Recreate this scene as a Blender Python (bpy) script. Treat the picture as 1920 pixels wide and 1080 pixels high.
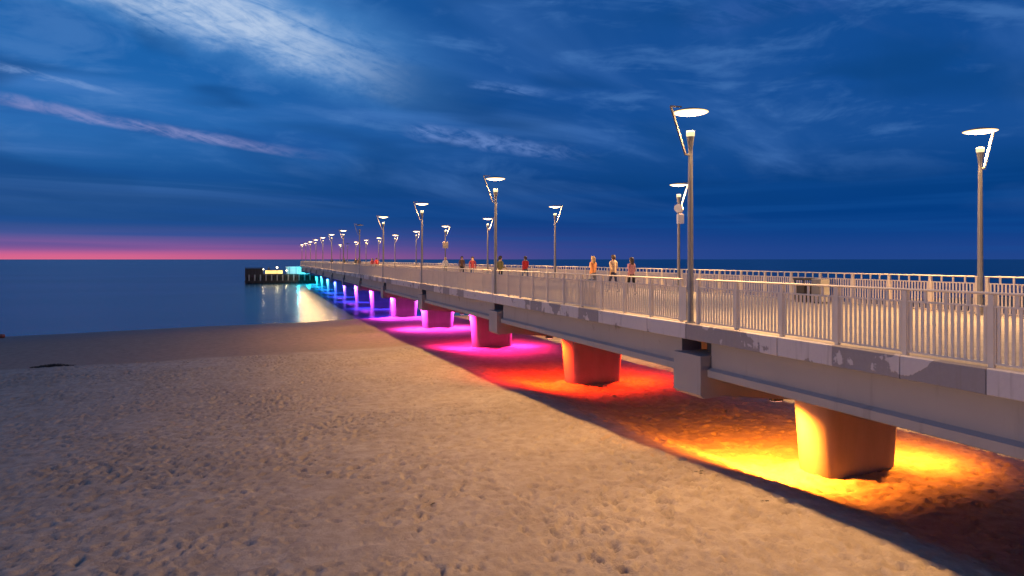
import bpy, bmesh, math, random
import numpy as np
from mathutils import Vector, Matrix

for o in list(bpy.data.objects):
    bpy.data.objects.remove(o)
random.seed(7)
rng = np.random.default_rng(11)
scene = bpy.context.scene
COL = scene.collection
R = math.radians


def srgb(r, g, b):
    def f(c):
        c /= 255.0
        return c / 12.92 if c <= 0.04045 else ((c + 0.055) / 1.055) ** 2.4
    return (f(r), f(g), f(b), 1.0)


# ------------------------------------------------------------------ camera
# sea level z = 0, +Y runs out along the pier, +X is to the right of it
YAW = 20.03
CAM_Z = 6.2
cd = bpy.data.cameras.new("camera")
cd.sensor_width = 36.0
cd.lens = 36.0 * 1300.0 / 1920.0
cd.shift_y = -54.0 / 1920.0
cd.clip_start = 0.1
cd.clip_end = 60000.0
cam = bpy.data.objects.new("camera", cd)
COL.objects.link(cam)
cam.location = (0, 0, CAM_Z)
cam.rotation_euler = (R(90), 0, R(-YAW))
scene.camera = cam

# ------------------------------------------------------------------ sky (dusk)
world = bpy.data.worlds.new("World")
scene.world = world
world.use_nodes = True
NT = world.node_tree
NT.nodes.clear()


class NG:
    """tiny helper for writing node graphs as expressions"""
    def __init__(self, nt):
        self.nt = nt

    def n(self, t, **kw):
        nd = self.nt.nodes.new(t)
        for k, v in kw.items():
            setattr(nd, k, v)
        return nd

    def put(self, sock, v):
        if isinstance(v, bpy.types.NodeSocket):
            self.nt.links.new(v, sock)
        else:
            sock.default_value = v

    def m(self, op, a, b=0.0, c=0.0, clamp=False):
        nd = self.n("ShaderNodeMath", operation=op, use_clamp=clamp)
        self.put(nd.inputs[0], a)
        self.put(nd.inputs[1], b)
        if len(nd.inputs) > 2:
            self.put(nd.inputs[2], c)
        return nd.outputs[0]

    def vm(self, op, a, b=(0, 0, 0)):
        nd = self.n("ShaderNodeVectorMath", operation=op)
        self.put(nd.inputs[0], a)
        self.put(nd.inputs[1], b)
        return nd.outputs[0]

    def ss(self, v, a, b, lo=0.0, hi=1.0):
        nd = self.n("ShaderNodeMapRange", interpolation_type="SMOOTHSTEP")
        self.put(nd.inputs[0], v)
        nd.inputs[1].default_value = a
        nd.inputs[2].default_value = b
        nd.inputs[3].default_value = lo
        nd.inputs[4].default_value = hi
        return nd.outputs[0]

    def noise(self, vec, scale, detail=4.0, rough=0.55, dist=0.0):
        nd = self.n("ShaderNodeTexNoise")
        if vec is not None:
            self.put(nd.inputs["Vector"], vec)
        nd.inputs["Scale"].default_value = scale
        nd.inputs["Detail"].default_value = detail
        nd.inputs["Roughness"].default_value = rough
        nd.inputs["Distortion"].default_value = dist
        return nd.outputs["Fac"]

    def mix(self, fac, a, b, mode="MIX"):
        nd = self.n("ShaderNodeMix", data_type="RGBA", blend_type=mode)
        self.put(nd.inputs["Factor"], fac)
        self.put(nd.inputs[6], a)
        self.put(nd.inputs[7], b)
        return nd.outputs[2]

    def ramp(self, fac, stops):
        nd = self.n("ShaderNodeValToRGB")
        cr = nd.color_ramp
        while len(cr.elements) < len(stops):
            cr.elements.new(0.5)
        for e, (p, c) in zip(cr.elements, stops):
            e.position = p
            e.color = c
        self.put(nd.inputs[0], fac)
        return nd.outputs[0]

    def xyz(self, x, y, z):
        nd = self.n("ShaderNodeCombineXYZ")
        self.put(nd.inputs[0], x)
        self.put(nd.inputs[1], y)
        self.put(nd.inputs[2], z)
        return nd.outputs[0]

    def sep(self, v):
        nd = self.n("ShaderNodeSeparateXYZ")
        self.put(nd.inputs[0], v)
        return nd.outputs[0], nd.outputs[1], nd.outputs[2]


g = NG(NT)
dirv = g.n("ShaderNodeTexCoord").outputs["Generated"]
dx, dy, dz = g.sep(dirv)
az = g.m("MULTIPLY", g.m("ARCTAN2", dx, dy), 180 / math.pi)        # degrees, 0 along the pier
el = g.m("MULTIPLY", g.m("ARCSINE", dz), 180 / math.pi)
elp = g.m("MAXIMUM", el, 0.0)
et = g.m("POWER", g.m("DIVIDE", elp, 90.0), 0.5)                  # spreads the low sky over the ramp


def E(deg):
    return math.sqrt(deg / 90.0)


ramp_sunset = g.ramp(et, [
    (0.0, srgb(230, 108, 138)), (E(0.30), srgb(216, 100, 144)), (E(0.7), srgb(168, 92, 152)), (E(1.2), srgb(118, 88, 154)),
    (E(1.8), srgb(64, 84, 150)), (E(2.7), srgb(16, 74, 138)), (E(4.6), srgb(4, 68, 130)), (E(6.2), srgb(12, 82, 150)),
    (E(9.5), srgb(40, 106, 178)), (E(14), srgb(26, 100, 174)), (E(20), srgb(26, 98, 170)), (E(45), srgb(40, 96, 170)), (1.0, srgb(36, 84, 156))])
ramp_away = g.ramp(et, [
    (0.0, srgb(34, 70, 140)), (E(0.8), srgb(30, 68, 140)), (E(2.0), srgb(14, 64, 136)), (E(3.6), srgb(2, 60, 130)),
    (E(6.0), srgb(4, 62, 128)), (E(9.0), srgb(22, 78, 148)), (E(13), srgb(16, 76, 148)), (E(20), srgb(18, 76, 146)),
    (E(45), srgb(34, 84, 158)), (1.0, srgb(36, 84, 156))])
# glow of the set sun: full towards azimuth -50 degrees, gone 75 degrees from it
dazz = g.m("ABSOLUTE", g.m("ADD", az, 50.0))
glow = g.ss(dazz, 36.0, 76.0, 1.0, 0.0)
base = g.mix(glow, ramp_away, ramp_sunset)
low_purple = g.m("MULTIPLY", g.ss(dazz, 50.0, 95.0, 0.42, 0.0), g.m("MULTIPLY", g.ss(el, 0.2, 3.4, 1.0, 0.0), g.m("SUBTRACT", 1.0, g.m("MULTIPLY", glow, 0.85))))
base = g.mix(low_purple, base, srgb(104, 84, 156))

# cloud sheet seen in perspective
hz = g.m("ADD", g.m("MAXIMUM", dz, 0.0), 0.10)
px = g.m("DIVIDE", dx, hz)
py = g.m("DIVIDE", dy, hz)
sheet = g.xyz(g.m("ADD", g.m("MULTIPLY", px, 0.55), g.m("MULTIPLY", py, 0.25)), g.m("SUBTRACT", g.m("MULTIPLY", py, 1.3), g.m("MULTIPLY", px, 0.55)), 3.7)
nA = g.noise(sheet, 0.55, 6.0, 0.55, 0.5)
nB = g.noise(sheet, 1.7, 7.0, 0.6, 0.8)
up = g.ss(el, 2.0, 8.0)
light_patch = g.m("MULTIPLY", g.ss(nA, 0.46, 0.72), up)
dark_patch = g.m("MULTIPLY", g.ss(nA, 0.50, 0.28), g.ss(el, 3.0, 9.0))
base = g.mix(g.m("MULTIPLY", dark_patch, 0.55), base, srgb(6, 70, 146))
base = g.mix(g.m("MULTIPLY", light_patch, 0.55), base, srgb(84, 134, 204))
wisps = g.m("MULTIPLY", g.m("MULTIPLY", g.ss(nB, 0.60, 0.80), g.ss(el, 6.0, 10.0)), g.ss(nA, 0.4, 0.6))
base = g.mix(g.m("MULTIPLY", wisps, 0.20), base, srgb(120, 150, 205))
# low stratus bands over the horizon
band_v = g.xyz(g.m("MULTIPLY", az, 0.02), g.m("MULTIPLY", el, 0.75), 1.3)
nC = g.noise(band_v, 1.6, 3.0, 0.5)
bands = g.m("MULTIPLY", g.ss(nC, 0.45, 0.65), g.ss(el, 0.2, 1.0))
bands = g.m("MULTIPLY", bands, g.ss(el, 9.0, 4.0))
base = g.mix(g.m("MULTIPLY", bands, 0.40), base, srgb(16, 76, 148))

# broad layered cloud masses
big_v = g.xyz(g.m("MULTIPLY", az, 0.075), g.m("ADD", g.m("MULTIPLY", el, 0.24), g.m("MULTIPLY", az, 0.012)), 7.0)
nD = g.noise(big_v, 1.0, 8.0, 0.58, 0.9)
nE = g.noise(g.xyz(g.m("MULTIPLY", az, 0.2), g.m("MULTIPLY", el, 0.6), 2.0), 1.0, 7.0, 0.6, 0.6)
nF = g.noise(big_v, 1.0, 2.5, 0.45, 0.5)
mass = g.m("ADD", g.m("MULTIPLY", nD, 0.7), g.m("MULTIPLY", nE, 0.3))
base = g.mix(g.m("MULTIPLY", g.ss(nF, 0.52, 0.30), g.ss(el, 3.0, 8.0, 0.0, 0.7)), base, srgb(8, 66, 128))
base = g.mix(g.m("MULTIPLY", g.ss(mass, 0.50, 0.66), g.ss(el, 5.0, 10.0, 0.0, 0.42)), base, srgb(82, 132, 196))

# feathery clouds: bands in (azimuth, elevation) with torn edges
warp = g.noise(g.xyz(g.m("MULTIPLY", az, 0.16), g.m("MULTIPLY", el, 0.34), 0.0), 1.0, 7.0, 0.62, 0.3)
warp2 = g.noise(g.xyz(g.m("MULTIPLY", az, 0.55), g.m("MULTIPLY", el, 1.3), 5.0), 1.0, 6.0, 0.65, 0.6)
fib = g.noise(g.xyz(g.m("ADD", g.m("MULTIPLY", az, 0.24), g.m("MULTIPLY", el, 0.2)), g.m("ADD", g.m("MULTIPLY", el, 0.85), g.m("MULTIPLY", az, 0.25)), 9.0), 1.0, 8.0, 0.62, 1.2)


def streak(base, a, b, w0, w1, col, amt, edge=0.0, wamp=2.4, lo=0.36, hi=0.62):
    L = math.hypot(b[0] - a[0], b[1] - a[1])
    ux, uy = (b[0] - a[0]) / L, (b[1] - a[1]) / L
    qx = g.m("SUBTRACT", az, a[0])
    qy = g.m("SUBTRACT", g.m("ADD", el, g.m("MULTIPLY", g.m("SUBTRACT", warp, 0.5), wamp)), a[1])
    t = g.m("DIVIDE", g.m("ADD", g.m("MULTIPLY", qx, ux), g.m("MULTIPLY", qy, uy)), L)
    s = g.m("SUBTRACT", g.m("MULTIPLY", qy, ux), g.m("MULTIPLY", qx, uy))
    wid = g.m("ADD", w0, g.m("MULTIPLY", g.m("MINIMUM", g.m("MAXIMUM", t, 0.0), 1.0), w1 - w0))
    d = g.m("DIVIDE", s, wid)
    up_ = g.ss(d, 0.25, 1.25, 1.0, 0.0)
    dn_ = g.ss(d, -0.95, -0.25 - edge, 0.0, 1.0)
    win = g.m("MULTIPLY", g.ss(t, -0.06, 0.10), g.ss(t, 0.55, 1.02, 1.0, 0.0))
    tex = g.ss(g.m("ADD", g.m("MULTIPLY", fib, 0.6), g.m("MULTIPLY", warp2, 0.4)), lo, hi)
    k = g.m("MULTIPLY", g.m("MULTIPLY", g.m("MULTIPLY", up_, dn_), win), g.m("MULTIPLY", tex, amt))
    return g.mix(k, base, col)


base = streak(base, (-22.0, 23.5), (18.0, 12.8), 5.4, 4.2, srgb(84, 146, 210), 0.8, wamp=3.0, lo=0.15, hi=0.48)
base = streak(base, (-19.5, 22.6), (13.0, 13.6), 3.9, 2.2, srgb(190, 208, 234), 0.9, wamp=3.4, lo=0.27, hi=0.66)
base = streak(base, (-17.0, 10.6), (6.2, 7.9), 0.55, 0.5, srgb(142, 148, 202), 0.65, wamp=0.7, lo=0.34, hi=0.6)
base = streak(base, (-24.0, 13.2), (-7.0, 11.6), 0.5, 0.25, srgb(120, 156, 212), 0.8, wamp=0.8, lo=0.4, hi=0.62)
base = streak(base, (11.5, 10.3), (27.5, 8.2), 0.8, 0.9, srgb(104, 138, 202), 0.75, wamp=1.4, lo=0.38, hi=0.62)
base = streak(base, (16.5, 14.2), (24.0, 13.4), 0.4, 0.5, srgb(100, 142, 208), 0.5, wamp=0.8)
base = streak(base, (34.0, 18.0), (54.0, 20.5), 1.6, 1.8, srgb(66, 106, 180), 0.28, wamp=2.0)

nish = g.n("ShaderNodeTexSky", sky_type="NISHITA")
nish.sun_disc = False
nish.sun_elevation = R(-4.0)
nish.sun_rotation = R(-50.0)
bg1 = g.n("ShaderNodeBackground")
g.put(bg1.inputs["Color"], base)
bg1.inputs["Strength"].default_value = 1.0
bg2 = g.n("ShaderNodeBackground")
g.put(bg2.inputs["Color"], nish.outputs[0])
bg2.inputs["Strength"].default_value = 0.05
addb = g.n("ShaderNodeAddShader")
NT.links.new(bg1.outputs[0], addb.inputs[0])
NT.links.new(bg2.outputs[0], addb.inputs[1])
wo = g.n("ShaderNodeOutputWorld")
NT.links.new(addb.outputs[0], wo.inputs["Surface"])

# afterglow of the sun that has set over the sea, far to the left: weak, broad, low
sd = bpy.data.lights.new("sun", "SUN")
sd.energy = 0.58
sd.angle = R(12)
sd.color = (1.0, 0.74, 0.68)
sun = bpy.data.objects.new("sun", sd)
COL.objects.link(sun)
_saz, _sel = R(-78), R(5.5)
_to = Vector((math.sin(_saz) * math.cos(_sel), math.cos(_saz) * math.cos(_sel), math.sin(_sel)))
sun.rotation_euler = (_to).to_track_quat("Z", "Y").to_euler()
sun.location = (-60, 60, 60)

scene.view_settings.view_transform = "Standard"
scene.view_settings.look = "None"
scene.view_settings.exposure = 0.0
scene.view_settings.gamma = 1.0
scene.view_settings.use_curve_mapping = False
scene.cycles.use_denoising = True
scene.cycles.max_bounces = 6
scene.cycles.diffuse_bounces = 3
scene.cycles.glossy_bounces = 3
scene.cycles.sample_clamp_indirect = 4.0
scene.cycles.caustics_reflective = False
scene.cycles.caustics_refractive = False


# ------------------------------------------------------------------ materials
def material(name):
    m = bpy.data.materials.new(name)
    m.use_nodes = True
    nt = m.node_tree
    b = nt.nodes["Principled BSDF"]
    return m, NG(nt), b


def plain(name, col, rough=0.6, metal=0.0, var=0.12, scale=6.0, bump=0.0, bscale=40.0):
    m, q, b = material(name)
    co = q.n("ShaderNodeTexCoord").outputs["Object"]
    n = q.noise(co, scale, 5.0, 0.6)
    c = q.mix(q.ss(n, 0.3, 0.7), tuple(x * (1 - var) for x in col[:3]) + (1,), tuple(min(1, x * (1 + var)) for x in col[:3]) + (1,))
    q.put(b.inputs["Base Color"], c)
    b.inputs["Roughness"].default_value = rough
    b.inputs["Metallic"].default_value = metal
    if bump > 0:
        bn = q.n("ShaderNodeBump")
        bn.inputs["Strength"].default_value = 1.0
        bn.inputs["Distance"].default_value = bump
        q.put(bn.inputs["Height"], q.noise(co, bscale, 4.0, 0.6))
        q.put(b.inputs["Normal"], bn.outputs[0])
    return m


def emitter(name, col, strength):
    m, q, b = material(name)
    b.inputs["Base Color"].default_value = tuple(col) + (1,)
    b.inputs["Emission Color"].default_value = tuple(col) + (1,)
    b.inputs["Emission Strength"].default_value = strength
    return m


M = {}
M["concrete"] = plain("concrete", (0.30, 0.28, 0.26), 0.85, var=0.14, scale=1.3, bump=0.004, bscale=25)
M["pillar"] = plain("pillar_concrete", (0.27, 0.255, 0.24), 0.85, var=0.06, scale=1.0, bump=0.003, bscale=18)
_q = NG(M["pillar"].node_tree)
_b = M["pillar"].node_tree.nodes["Principled BSDF"]
_co = _q.n("ShaderNodeTexCoord").outputs["Object"]
_x, _y, _z = _q.sep(_co)
_st = _q.noise(_q.vm("MULTIPLY", _co, (1.6, 1.6, 0.5)), 1.2, 6.0, 0.65)
_bl = _q.noise(_co, 2.4, 6.0, 0.65, 0.4)
_c = _q.mix(_q.ss(_st, 0.35, 0.75), (0.275, 0.26, 0.245, 1), (0.235, 0.22, 0.205, 1))
_tide = _q.ss(_q.m("ADD", _z, _q.m("MULTIPLY", _bl, 0.5)), 0.85, 1.15, 0.40, 0.0)
_c = _q.mix(_tide, _c, (0.12, 0.11, 0.10, 1))
_q.put(_b.inputs["Base Color"], _c)
_bn = _q.n("ShaderNodeBump")
_bn.inputs["Distance"].default_value = 0.012
_bd = _q.m("PINGPONG", _q.m("ADD", _x, _y), 0.11)
_q.put(_bn.inputs["Height"], _q.m("ADD", _q.m("MULTIPLY", _q.noise(_co, 9.0, 5.0, 0.6), 0.5), _q.ss(_bd, 0.0, 0.012, 0.0, 0.10)))
_q.put(_b.inputs["Normal"], _bn.outputs[0])
M["deck"] = plain("deck_concrete", (0.27, 0.235, 0.195), 0.8, var=0.16, scale=2.2, bump=0.003, bscale=30)
M["rail"] = plain("painted_rail_steel", (0.74, 0.62, 0.47), 0.45, var=0.05, scale=3.0)
M["pole"] = plain("grey_lamp_steel", (0.22, 0.21, 0.20), 0.4, metal=0.3, var=0.08, scale=3.0)
M["arm"] = plain("bright_lamp_steel", (0.20, 0.19, 0.18), 0.4, metal=0.2, var=0.05)
M["dark"] = plain("dark_metal", (0.04, 0.04, 0.045), 0.5, var=0.15)
M["timber"] = plain("tarred_timber", (0.035, 0.03, 0.03), 0.7, var=0.25, scale=5)
M["glow"] = emitter("lamp_reflector_glow", (1.0, 0.66, 0.31), 14.0)
M["glow"].node_tree.nodes["Principled BSDF"].inputs["Base Color"].default_value = (0.002, 0.002, 0.002, 1)
_q = NG(M["glow"].node_tree)
_x, _y, _z = _q.sep(_q.n("ShaderNodeTexCoord").outputs["Object"])
_r = _q.m("SQRT", _q.m("ADD", _q.m("MULTIPLY", _x, _x), _q.m("MULTIPLY", _y, _y)))
_q.put(M["glow"].node_tree.nodes["Principled BSDF"].inputs["Emission Strength"], _q.ss(_r, 0.10, 0.44, 30.0, 1.5))
M["torch"] = emitter("lamp_torch_glow", (1.0, 0.80, 0.42), 1.25)
M["torch"].node_tree.nodes["Principled BSDF"].inputs["Base Color"].default_value = (0.05, 0.05, 0.05, 1)
for _k in ("glow", "torch"):
    M[_k].node_tree.nodes["Principled BSDF"].inputs["Specular IOR Level"].default_value = 0.0
    M[_k].node_tree.nodes["Principled BSDF"].inputs["Roughness"].default_value = 1.0
M["unlit"] = plain("unlit_glass", (0.30, 0.32, 0.34), 0.3, var=0.05)
M["white"] = plain("white_plastic", (0.7, 0.69, 0.66), 0.5, var=0.05)
M["warmwin"] = emitter("warm_lit_panel", (1.0, 0.72, 0.26), 0.95)
M["bulb"] = emitter("small_warm_bulb", (1.0, 0.83, 0.5), 12.0)
M["skin"] = plain("skin", (0.50, 0.30, 0.21), 0.6, var=0.05)

# fascia: pale concrete with darker flaked patches, different on every panel
m, q, b = material("fascia_concrete")
pos = q.n("ShaderNodeNewGeometry").outputs["Position"]
oi = q.n("ShaderNodeObjectInfo")
rnd = oi.outputs["Random"]
n1 = q.noise(q.vm("MULTIPLY", pos, (1.0, 1.0, 1.3)), 0.9, 5.0, 0.55, 0.3)
thr = q.m("ADD", q.m("MULTIPLY", rnd, 0.34), 0.36)
drip = q.noise(q.vm("MULTIPLY", pos, (1.0, 5.0, 0.35)), 1.6, 5.0, 0.6)
n1 = q.m("ADD", n1, q.m("MULTIPLY", q.m("SUBTRACT", drip, 0.5), 0.16))
patch = q.ss(q.m("SUBTRACT", n1, thr), -0.010, 0.012)
n2 = q.noise(pos, 14.0, 4.0, 0.6)
light = q.mix(n2, (0.50, 0.45, 0.43, 1), (0.58, 0.53, 0.50, 1))
dark = q.mix(n2, (0.25, 0.225, 0.22, 1), (0.30, 0.27, 0.265, 1))
fc = q.mix(patch, light, dark)
fc = q.mix(q.m("MULTIPLY", q.ss(drip, 0.52, 0.75), 0.45), fc, (0.24, 0.20, 0.17, 1))
q.put(b.inputs["Base Color"], fc)
b.inputs["Roughness"].default_value = 0.85
bn = q.n("ShaderNodeBump")
bn.inputs["Distance"].default_value = 0.006
q.put(bn.inputs["Height"], q.m("SUBTRACT", q.m("MULTIPLY", n2, 0.5), patch))
q.put(b.inputs["Normal"], bn.outputs[0])
M["fascia"] = m

# girder: smooth grey concrete with run-off streaks under the slab joints
m, q, b = material("girder_concrete")
pos = q.n("ShaderNodeNewGeometry").outputs["Position"]
n1 = q.noise(q.vm("MULTIPLY", pos, (1.0, 1.0, 0.12)), 3.0, 5.0, 0.6)
n2 = q.noise(pos, 0.6, 4.0, 0.5)
c = q.mix(n2, (0.30, 0.27, 0.245, 1), (0.38, 0.345, 0.32, 1))
c = q.mix(q.m("MULTIPLY", q.ss(n1, 0.55, 0.8), 0.5), c, (0.17, 0.15, 0.135, 1))
gx_, gy_, gz_ = q.sep(pos)
spot = q.noise(q.xyz(0.0, q.m("MULTIPLY", gy_, 1.4), q.m("MULTIPLY", gz_, 1.1)), 1.0, 5.0, 0.7)
c = q.mix(q.m("MULTIPLY", q.ss(spot, 0.58, 0.68), q.ss(gz_, 3.85, 4.2, 0.0, 0.7)), c, (0.11, 0.08, 0.06, 1))
q.put(b.inputs["Base Color"], c)
b.inputs["Roughness"].default_value = 0.8
M["girder"] = m

# sand
m, q, b = material("sand")
pos = q.n("ShaderNodeNewGeometry").outputs["Position"]
sx, sy, sz = q.sep(pos)
n_big = q.noise(pos, 0.35, 5.0, 0.6)
n_mid = q.noise(pos, 2.6, 5.0, 0.6, 0.4)
n_fine = q.noise(pos, 22.0, 4.0, 0.7)
dry = q.mix(q.ss(n_mid, 0.3, 0.7), (0.36, 0.28, 0.195, 1), (0.48, 0.385, 0.275, 1))
dry = q.mix(q.m("MULTIPLY", q.ss(n_big, 0.4, 0.7), 0.35), dry, (0.34, 0.255, 0.165, 1))
dry = q.mix(q.m("MULTIPLY", q.ss(n_fine, 0.56, 0.72), 0.40), dry, (0.20, 0.16, 0.12, 1))
n_spk = q.noise(pos, 7.5, 6.0, 0.7, 0.5)
dry = q.mix(q.m("MULTIPLY", q.ss(n_spk, 0.54, 0.70), 0.32), dry, (0.24, 0.20, 0.165, 1))
shore = q.m("ADD", q.m("SUBTRACT", sy, q.m("MULTIPLY", sx, 0.14)), q.m("ADD", q.m("MULTIPLY", q.m("SUBTRACT", n_mid, 0.5), 2.6), q.m("MULTIPLY", q.m("SUBTRACT", n_big, 0.5), 4.0)))
wet = q.ss(shore, 43.6, 45.8)
wetter = q.ss(q.m("SUBTRACT", sy, q.m("MULTIPLY", sx, 0.25)), 60.0, 71.0)
wcol = q.mix(q.ss(n_mid, 0.3, 0.7), (0.27, 0.185, 0.12, 1), (0.35, 0.245, 0.16, 1))
wcol = q.mix(q.m("MULTIPLY", wetter, 0.6), wcol, (0.13, 0.105, 0.09, 1))
q.put(b.inputs["Base Color"], q.mix(wet, dry, wcol))
q.put(b.inputs["Roughness"], q.m("SUBTRACT", 0.95, q.m("MULTIPLY", wetter, 0.35)))
b.inputs["Specular IOR Level"].default_value = 0.25
hb = q.m("ADD", q.m("MULTIPLY", q.noise(pos, 11.0, 5.0, 0.65, 0.6), 0.026), q.m("MULTIPLY", n_fine, 0.006))
bn = q.n("ShaderNodeBump")
bn.inputs["Strength"].default_value = 1.0
bn.inputs["Distance"].default_value = 1.0
q.put(bn.inputs["Height"], hb)
q.put(b.inputs["Normal"], bn.outputs[0])
M["sand"] = m

# sea, calm as in a long exposure
m, q, b = material("sea_water")
pos = q.n("ShaderNodeNewGeometry").outputs["Position"]
w1 = q.noise(q.vm("MULTIPLY", pos, (0.5, 1.6, 1.0)), 0.22, 5.0, 0.6, 0.6)
w2 = q.noise(q.vm("MULTIPLY", pos, (0.7, 1.5, 1.0)), 1.3, 4.0, 0.6, 0.4)
patchy = q.noise(q.vm("MULTIPLY", pos, (0.25, 1.0, 1.0)), 0.03, 4.0, 0.6)
q.put(b.inputs["Base Color"], q.mix(q.ss(patchy, 0.35, 0.7), (0.008, 0.075, 0.115, 1), (0.018, 0.095, 0.14, 1)))
b.inputs["IOR"].default_value = 1.33
q.put(b.inputs["Roughness"], q.m("ADD", 0.16, q.m("MULTIPLY", patchy, 0.14)))
bn = q.n("ShaderNodeBump")
bn.inputs["Strength"].default_value = 1.0
bn.inputs["Distance"].default_value = 1.0
q.put(bn.inputs["Height"], q.m("ADD", q.m("MULTIPLY", w1, 0.16), q.m("MULTIPLY", w2, 0.035)))
q.put(b.inputs["Normal"], bn.outputs[0])
M["sea"] = m


# ------------------------------------------------------------------ mesh helpers
class MB:
    def __init__(self):
        self.v, self.f = [], []

    def box(self, x0, x1, y0, y1, z0, z1):
        k = len(self.v)
        self.v += [(x0, y0, z0), (x1, y0, z0), (x1, y1, z0), (x0, y1, z0), (x0, y0, z1), (x1, y0, z1), (x1, y1, z1), (x0, y1, z1)]
        self.f += [(k, k + 3, k + 2, k + 1), (k + 4, k + 5, k + 6, k + 7), (k, k + 1, k + 5, k + 4), (k + 1, k + 2, k + 6, k + 5),
                   (k + 2, k + 3, k + 7, k + 6), (k + 3, k, k + 4, k + 7)]
        return self

    def loft(self, rings, caps=True):
        """rings: lists of points, equal length, joined in order"""
        k = len(self.v)
        n = len(rings[0])
        for r in rings:
            self.v += [tuple(p) for p in r]
        for i in range(len(rings) - 1):
            for j in range(n):
                a, b_ = k + i * n + j, k + i * n + (j + 1) % n
                self.f.append((a, b_, b_ + n, a + n))
        if caps:
            self.f.append(tuple(k + j for j in reversed(range(n))))
            self.f.append(tuple(k + (len(rings) - 1) * n + j for j in range(n)))
        return self

    def lathe(self, prof, n=16, c=(0, 0)):
        rings = [[(c[0] + r * math.cos(2 * math.pi * j / n), c[1] + r * math.sin(2 * math.pi * j / n), z) for j in range(n)] for r, z in prof]
        return self.loft(rings)

    def bar(self, p, q_, w, h):
        """rectangular bar from p to q_"""
        p, q_ = Vector(p), Vector(q_)
        d = (q_ - p).normalized()
        up = Vector((0, 0, 1)) if abs(d.z) < 0.95 else Vector((0, 1, 0))
        s = d.cross(up).normalized()
        u = s.cross(d).normalized()
        rings = []
        for c in (p, q_):
            rings.append([c + s * w / 2 + u * h / 2, c - s * w / 2 + u * h / 2, c - s * w / 2 - u * h / 2, c + s * w / 2 - u * h / 2])
        return self.loft(rings)

    def prism_y(self, poly, y0, y1):
        return self.loft([[(x, y0, z) for x, z in poly], [(x, y1, z) for x, z in poly]])

    def frame_x(self, t, y0, y1, z0, z1, wy, wz):
        """rectangular frame lying in the YZ plane, one connected ring"""
        k = len(self.v)
        for x in (-t, t):
            for a, b2 in ((0, 0), (wy, wz)):
                self.v += [(x, y0 + a, z0 + b2), (x, y1 - a, z0 + b2), (x, y1 - a, z1 - b2), (x, y0 + a, z1 - b2)]
        for j in range(4):
            n = (j + 1) % 4
            self.f += [(k + j, k + n, k + 4 + n, k + 4 + j), (k + 8 + j, k + 12 + j, k + 12 + n, k + 8 + n),
                       (k + j, k + 8 + j, k + 8 + n, k + n), (k + 4 + j, k + 4 + n, k + 12 + n, k + 12 + j)]
        return self

    def mesh(self, name, mat):
        me = bpy.data.meshes.new(name)
        me.from_pydata(self.v, [], self.f)
        bm = bmesh.new()
        bm.from_mesh(me)
        bmesh.ops.recalc_face_normals(bm, faces=bm.faces)
        bm.to_mesh(me)
        bm.free()
        me.materials.append(mat)
        return me

    def build(self, name, mat, parent=None, smooth=False, bevel=0.0, loc=(0, 0, 0)):
        me = self.mesh(name, mat)
        if smooth:
            smooth_by_angle(me, 40)
        o = bpy.data.objects.new(name, me)
        COL.objects.link(o)
        o.location = loc
        if parent is not None:
            o.parent = parent
        if bevel:
            md = o.modifiers.new("bevel", "BEVEL")
            md.width = bevel
            md.segments = 2
        return o


def smooth_by_angle(me, deg):
    bm = bmesh.new()
    bm.from_mesh(me)
    lim = R(deg)
    for f in bm.faces:
        f.smooth = True
    for e in bm.edges:
        if len(e.link_faces) == 2 and e.calc_face_angle(0) > lim:
            e.smooth = False
    bm.to_mesh(me)
    bm.free()


def inst(name, me, parent, loc=(0, 0, 0), rz=0.0):
    o = bpy.data.objects.new(name, me)
    COL.objects.link(o)
    o.location = loc
    o.rotation_euler = (0, 0, rz)
    o.parent = parent
    return o


def tag(o, label=None, cat=None, group=None, kind=None):
    if label:
        o["label"] = label
    if cat:
        o["category"] = cat
    if group:
        o["group"] = group
    if kind:
        o["kind"] = kind
    return o


def empty(name, loc=(0, 0, 0), rz=0.0):
    o = bpy.data.objects.new(name, None)
    COL.objects.link(o)
    o.location = loc
    o.rotation_euler = (0, 0, rz)
    o.empty_display_size = 0.3
    return o


def sstep(x, a, b):
    t = np.clip((x - a) / (b - a), 0, 1)
    return t * t * (3 - 2 * t)


# ------------------------------------------------------------------ beach
def sand_base(X, Y):
    X = np.asarray(X, float)
    Y = np.asarray(Y, float)
    sk = np.clip(X - 9.7, -45, 30)
    Yp = Y - sk * (0.14 + 0.11 * sstep(Y, 46, 66)) * sstep(Y, 20, 40)
    z = np.interp(Yp, [-80, -20, 0, 7, 12, 16, 20, 28, 38, 44, 46.5, 50, 60, 73, 90, 130],
                  [3.2, 2.2, 1.72, 1.58, 1.44, 1.27, 1.12, 0.74, 0.56, 0.50, 0.38, 0.30, 0.20, 0.0, -0.5, -2.5])
    zu = np.interp(Y, [-40, 0, 14, 28, 43, 58, 74, 90, 130], [1.9, 0.95, 0.62, 0.42, 0.36, 0.28, 0.0, -0.5, -2.5])
    t = sstep(X, 9.75, 12.8) * (1 - sstep(X, 30, 50))
    return z * (1 - t) + np.minimum(z, zu) * t


def axis(segs):
    out = [segs[0][0]]
    for a, b_, n in segs:
        out += list(np.linspace(a, b_, n + 1)[1:])
    return np.array(out)


gx = axis([(-420, -60, 30), (-60, -14, 60), (-14, 11.0, 480), (11.0, 24, 170), (24, 60, 50), (60, 420, 25)])
gy = axis([(-70, 5, 40), (5, 26, 400), (26, 47, 260), (47, 76, 110), (76, 130, 20)])
GX, GY = np.meshgrid(gx, gy)
GZ = sand_base(GX, GY)


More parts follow.
